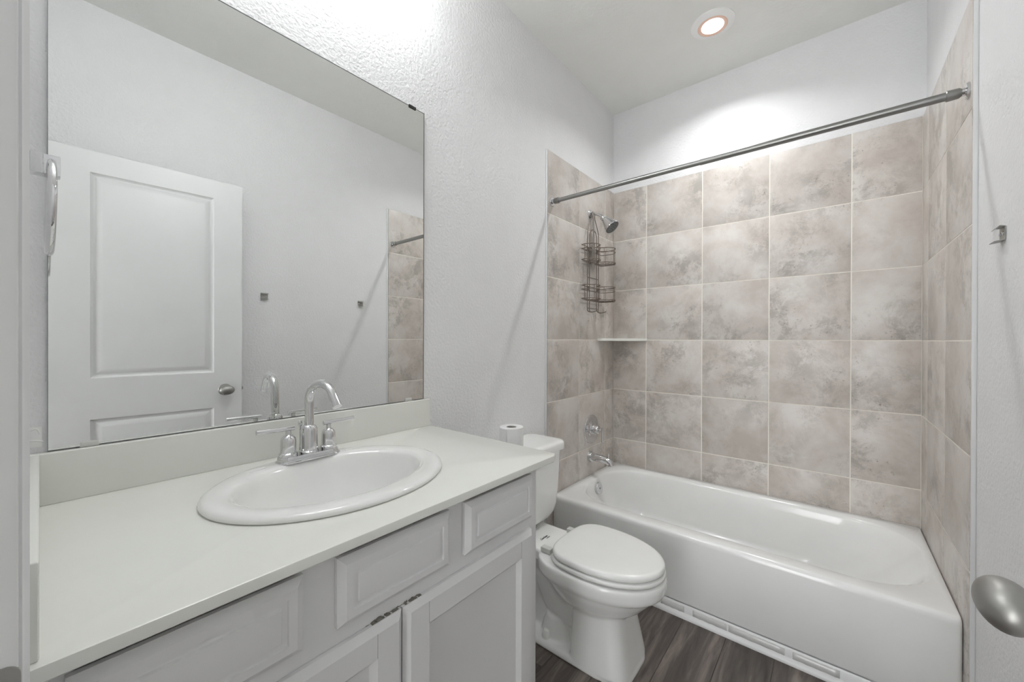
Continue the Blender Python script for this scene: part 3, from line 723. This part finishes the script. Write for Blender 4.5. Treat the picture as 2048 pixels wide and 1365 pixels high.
# maker's script printed on the ledge
def script(txt, size, loc, parent, mat, shear=.3):
    cu = bpy.data.curves.new('t', 'FONT'); cu.body = txt; cu.size = size; cu.extrude = .00015; cu.shear = shear; cu.align_x = 'CENTER'; cu.offset = .0001
    ob = bpy.data.objects.new('t', cu); COL.objects.link(ob)
    me = bpy.data.meshes.new_from_object(ob.evaluated_get(bpy.context.evaluated_depsgraph_get())); bpy.data.objects.remove(ob)
    me.transform(Matrix.Translation(V(loc) - root_of(parent).location) @ Matrix.Rotation(PI / 2, 4, 'Z'))
    me.materials.append(mat); o2 = bpy.data.objects.new('printed_script', me); COL.objects.link(o2); o2.parent = parent; o2['label'] = 'small dark printed script'
script('Gerber', .0165, (.254, TY - .018, .3690), bw, M['dark'])
script('PLUMBING', .0050, (.263, TY - .004, .3690), bw, M['dark'], 0)

# ---------------------------------------------------------------- roll of toilet paper on the tank
pr = thing('toilet_paper_roll', 'white toilet paper roll standing on the toilet tank', 'toilet paper', (.138, 1.283, .7412))
bm = nb(); c = V((.138, 1.283, .7412)); h = .100
lathe(bm, [(.0215, 0), (.0500, 0), (.0512, .002), (.0512, h - .002), (.0500, h), (.0215, h), (.0215, 0)], c, n=48, cap0=False, cap1=False)
n_ = 10; R1 = []
for k in range(2):
    R1.append([])
    for i in range(n_ + 1):
        a = -2.2 + .9 * i / n_; r_ = .0514 + .0045 * (i / n_) ** 2
        R1[-1].append(bm.verts.new(c + V((math.cos(a) * r_, math.sin(a) * r_, .002 + k * (h - .004)))))
for i in range(n_): bm.faces.new((R1[0][i], R1[0][i + 1], R1[1][i + 1], R1[1][i]))
bmesh.ops.remove_doubles(bm, verts=bm.verts[:], dist=1e-6)
obj('tissue', bm, M['paper'], pr)
bm = nb(); lathe(bm, [(.0195, .0005), (.0213, .0005), (.0213, h - .001), (.0195, h - .001), (.0195, .0005)], c, n=36, cap0=False, cap1=False); obj('core', bm, M['board'], pr)

# ---------------------------------------------------------------- lights of the room
LX, LY = .726, 2.137
rl = thing('recessed_light', 'round lit recessed light in the ceiling above the bathtub', 'ceiling light', (LX, LY, ZC))
bm = nb(); lathe(bm, [(.0985, 0.), (.099, -.003), (.092, -.006), (.080, -.0085), (.070, -.0125), (.0675, -.013), (.0665, -.010)], (LX, LY, ZC), n=56, cap0=False, cap1=False); obj('trim_ring', bm, M['ring'], rl)
bm = nb(); lathe(bm, [(.0672, -.0115), (.064, -.0140), (.058, -.0135), (.0500, -.0115)], (LX, LY, ZC), n=56, cap0=False, cap1=False); obj('lens_rim', bm, M['peach'], rl)
bm = nb(); lathe(bm, [(.0510, -.0115), (.042, -.0138), (.03, -.0150), (.0, -.0156)], (LX, LY, ZC), n=48, cap0=False, cap1=True); obj('lens', bm, M['lens'], rl)
ld_ = bpy.data.lights.new('can_lamp', 'AREA'); ld_.shape = 'DISK'; ld_.size = .055; ld_.energy = CAN_POWER; ld_.color = (.985, 1, 1); ld_.spread = math.radians(138)
lo = bpy.data.objects.new('can_lamp', ld_); COL.objects.link(lo); lo.location = (LX, LY, ZC - .0162)
vf = thing('vanity_light', 'three globe vanity light on the wall above the mirror', 'wall light', (.0, .52, 2.52))
bm = nb(); box(bm, .0005, .028,   .28, .76, 2.49, 2.58, .006, 3); obj('back_plate', bm, M['chrome'], vf)
for y in (.33, .52, .71):
    bm = nb(); tube(bm, smooth_path([(.026, y, 2.535), (.06, y, 2.538), (.09, y, 2.555), (.100, y, 2.585)], 5), .008, 12); lathe(bm, [(.014, .020), (.022, .012), (.024, -.012), (.020, -.014)], (.100, y, 2.585), n=24); sc = obj('lamp_arm', bm, M['chrome'], vf)
    bm = nb(); lathe(bm, [(.0, -.050), (.020, -.0458), (.036, -.0347), (.0465, -.018), (.05, 0), (.0465, .018), (.036, .0347), (.022, .045)], (.100, y, 2.532), n=28); obj('globe', bm, M['bulb'], sc)
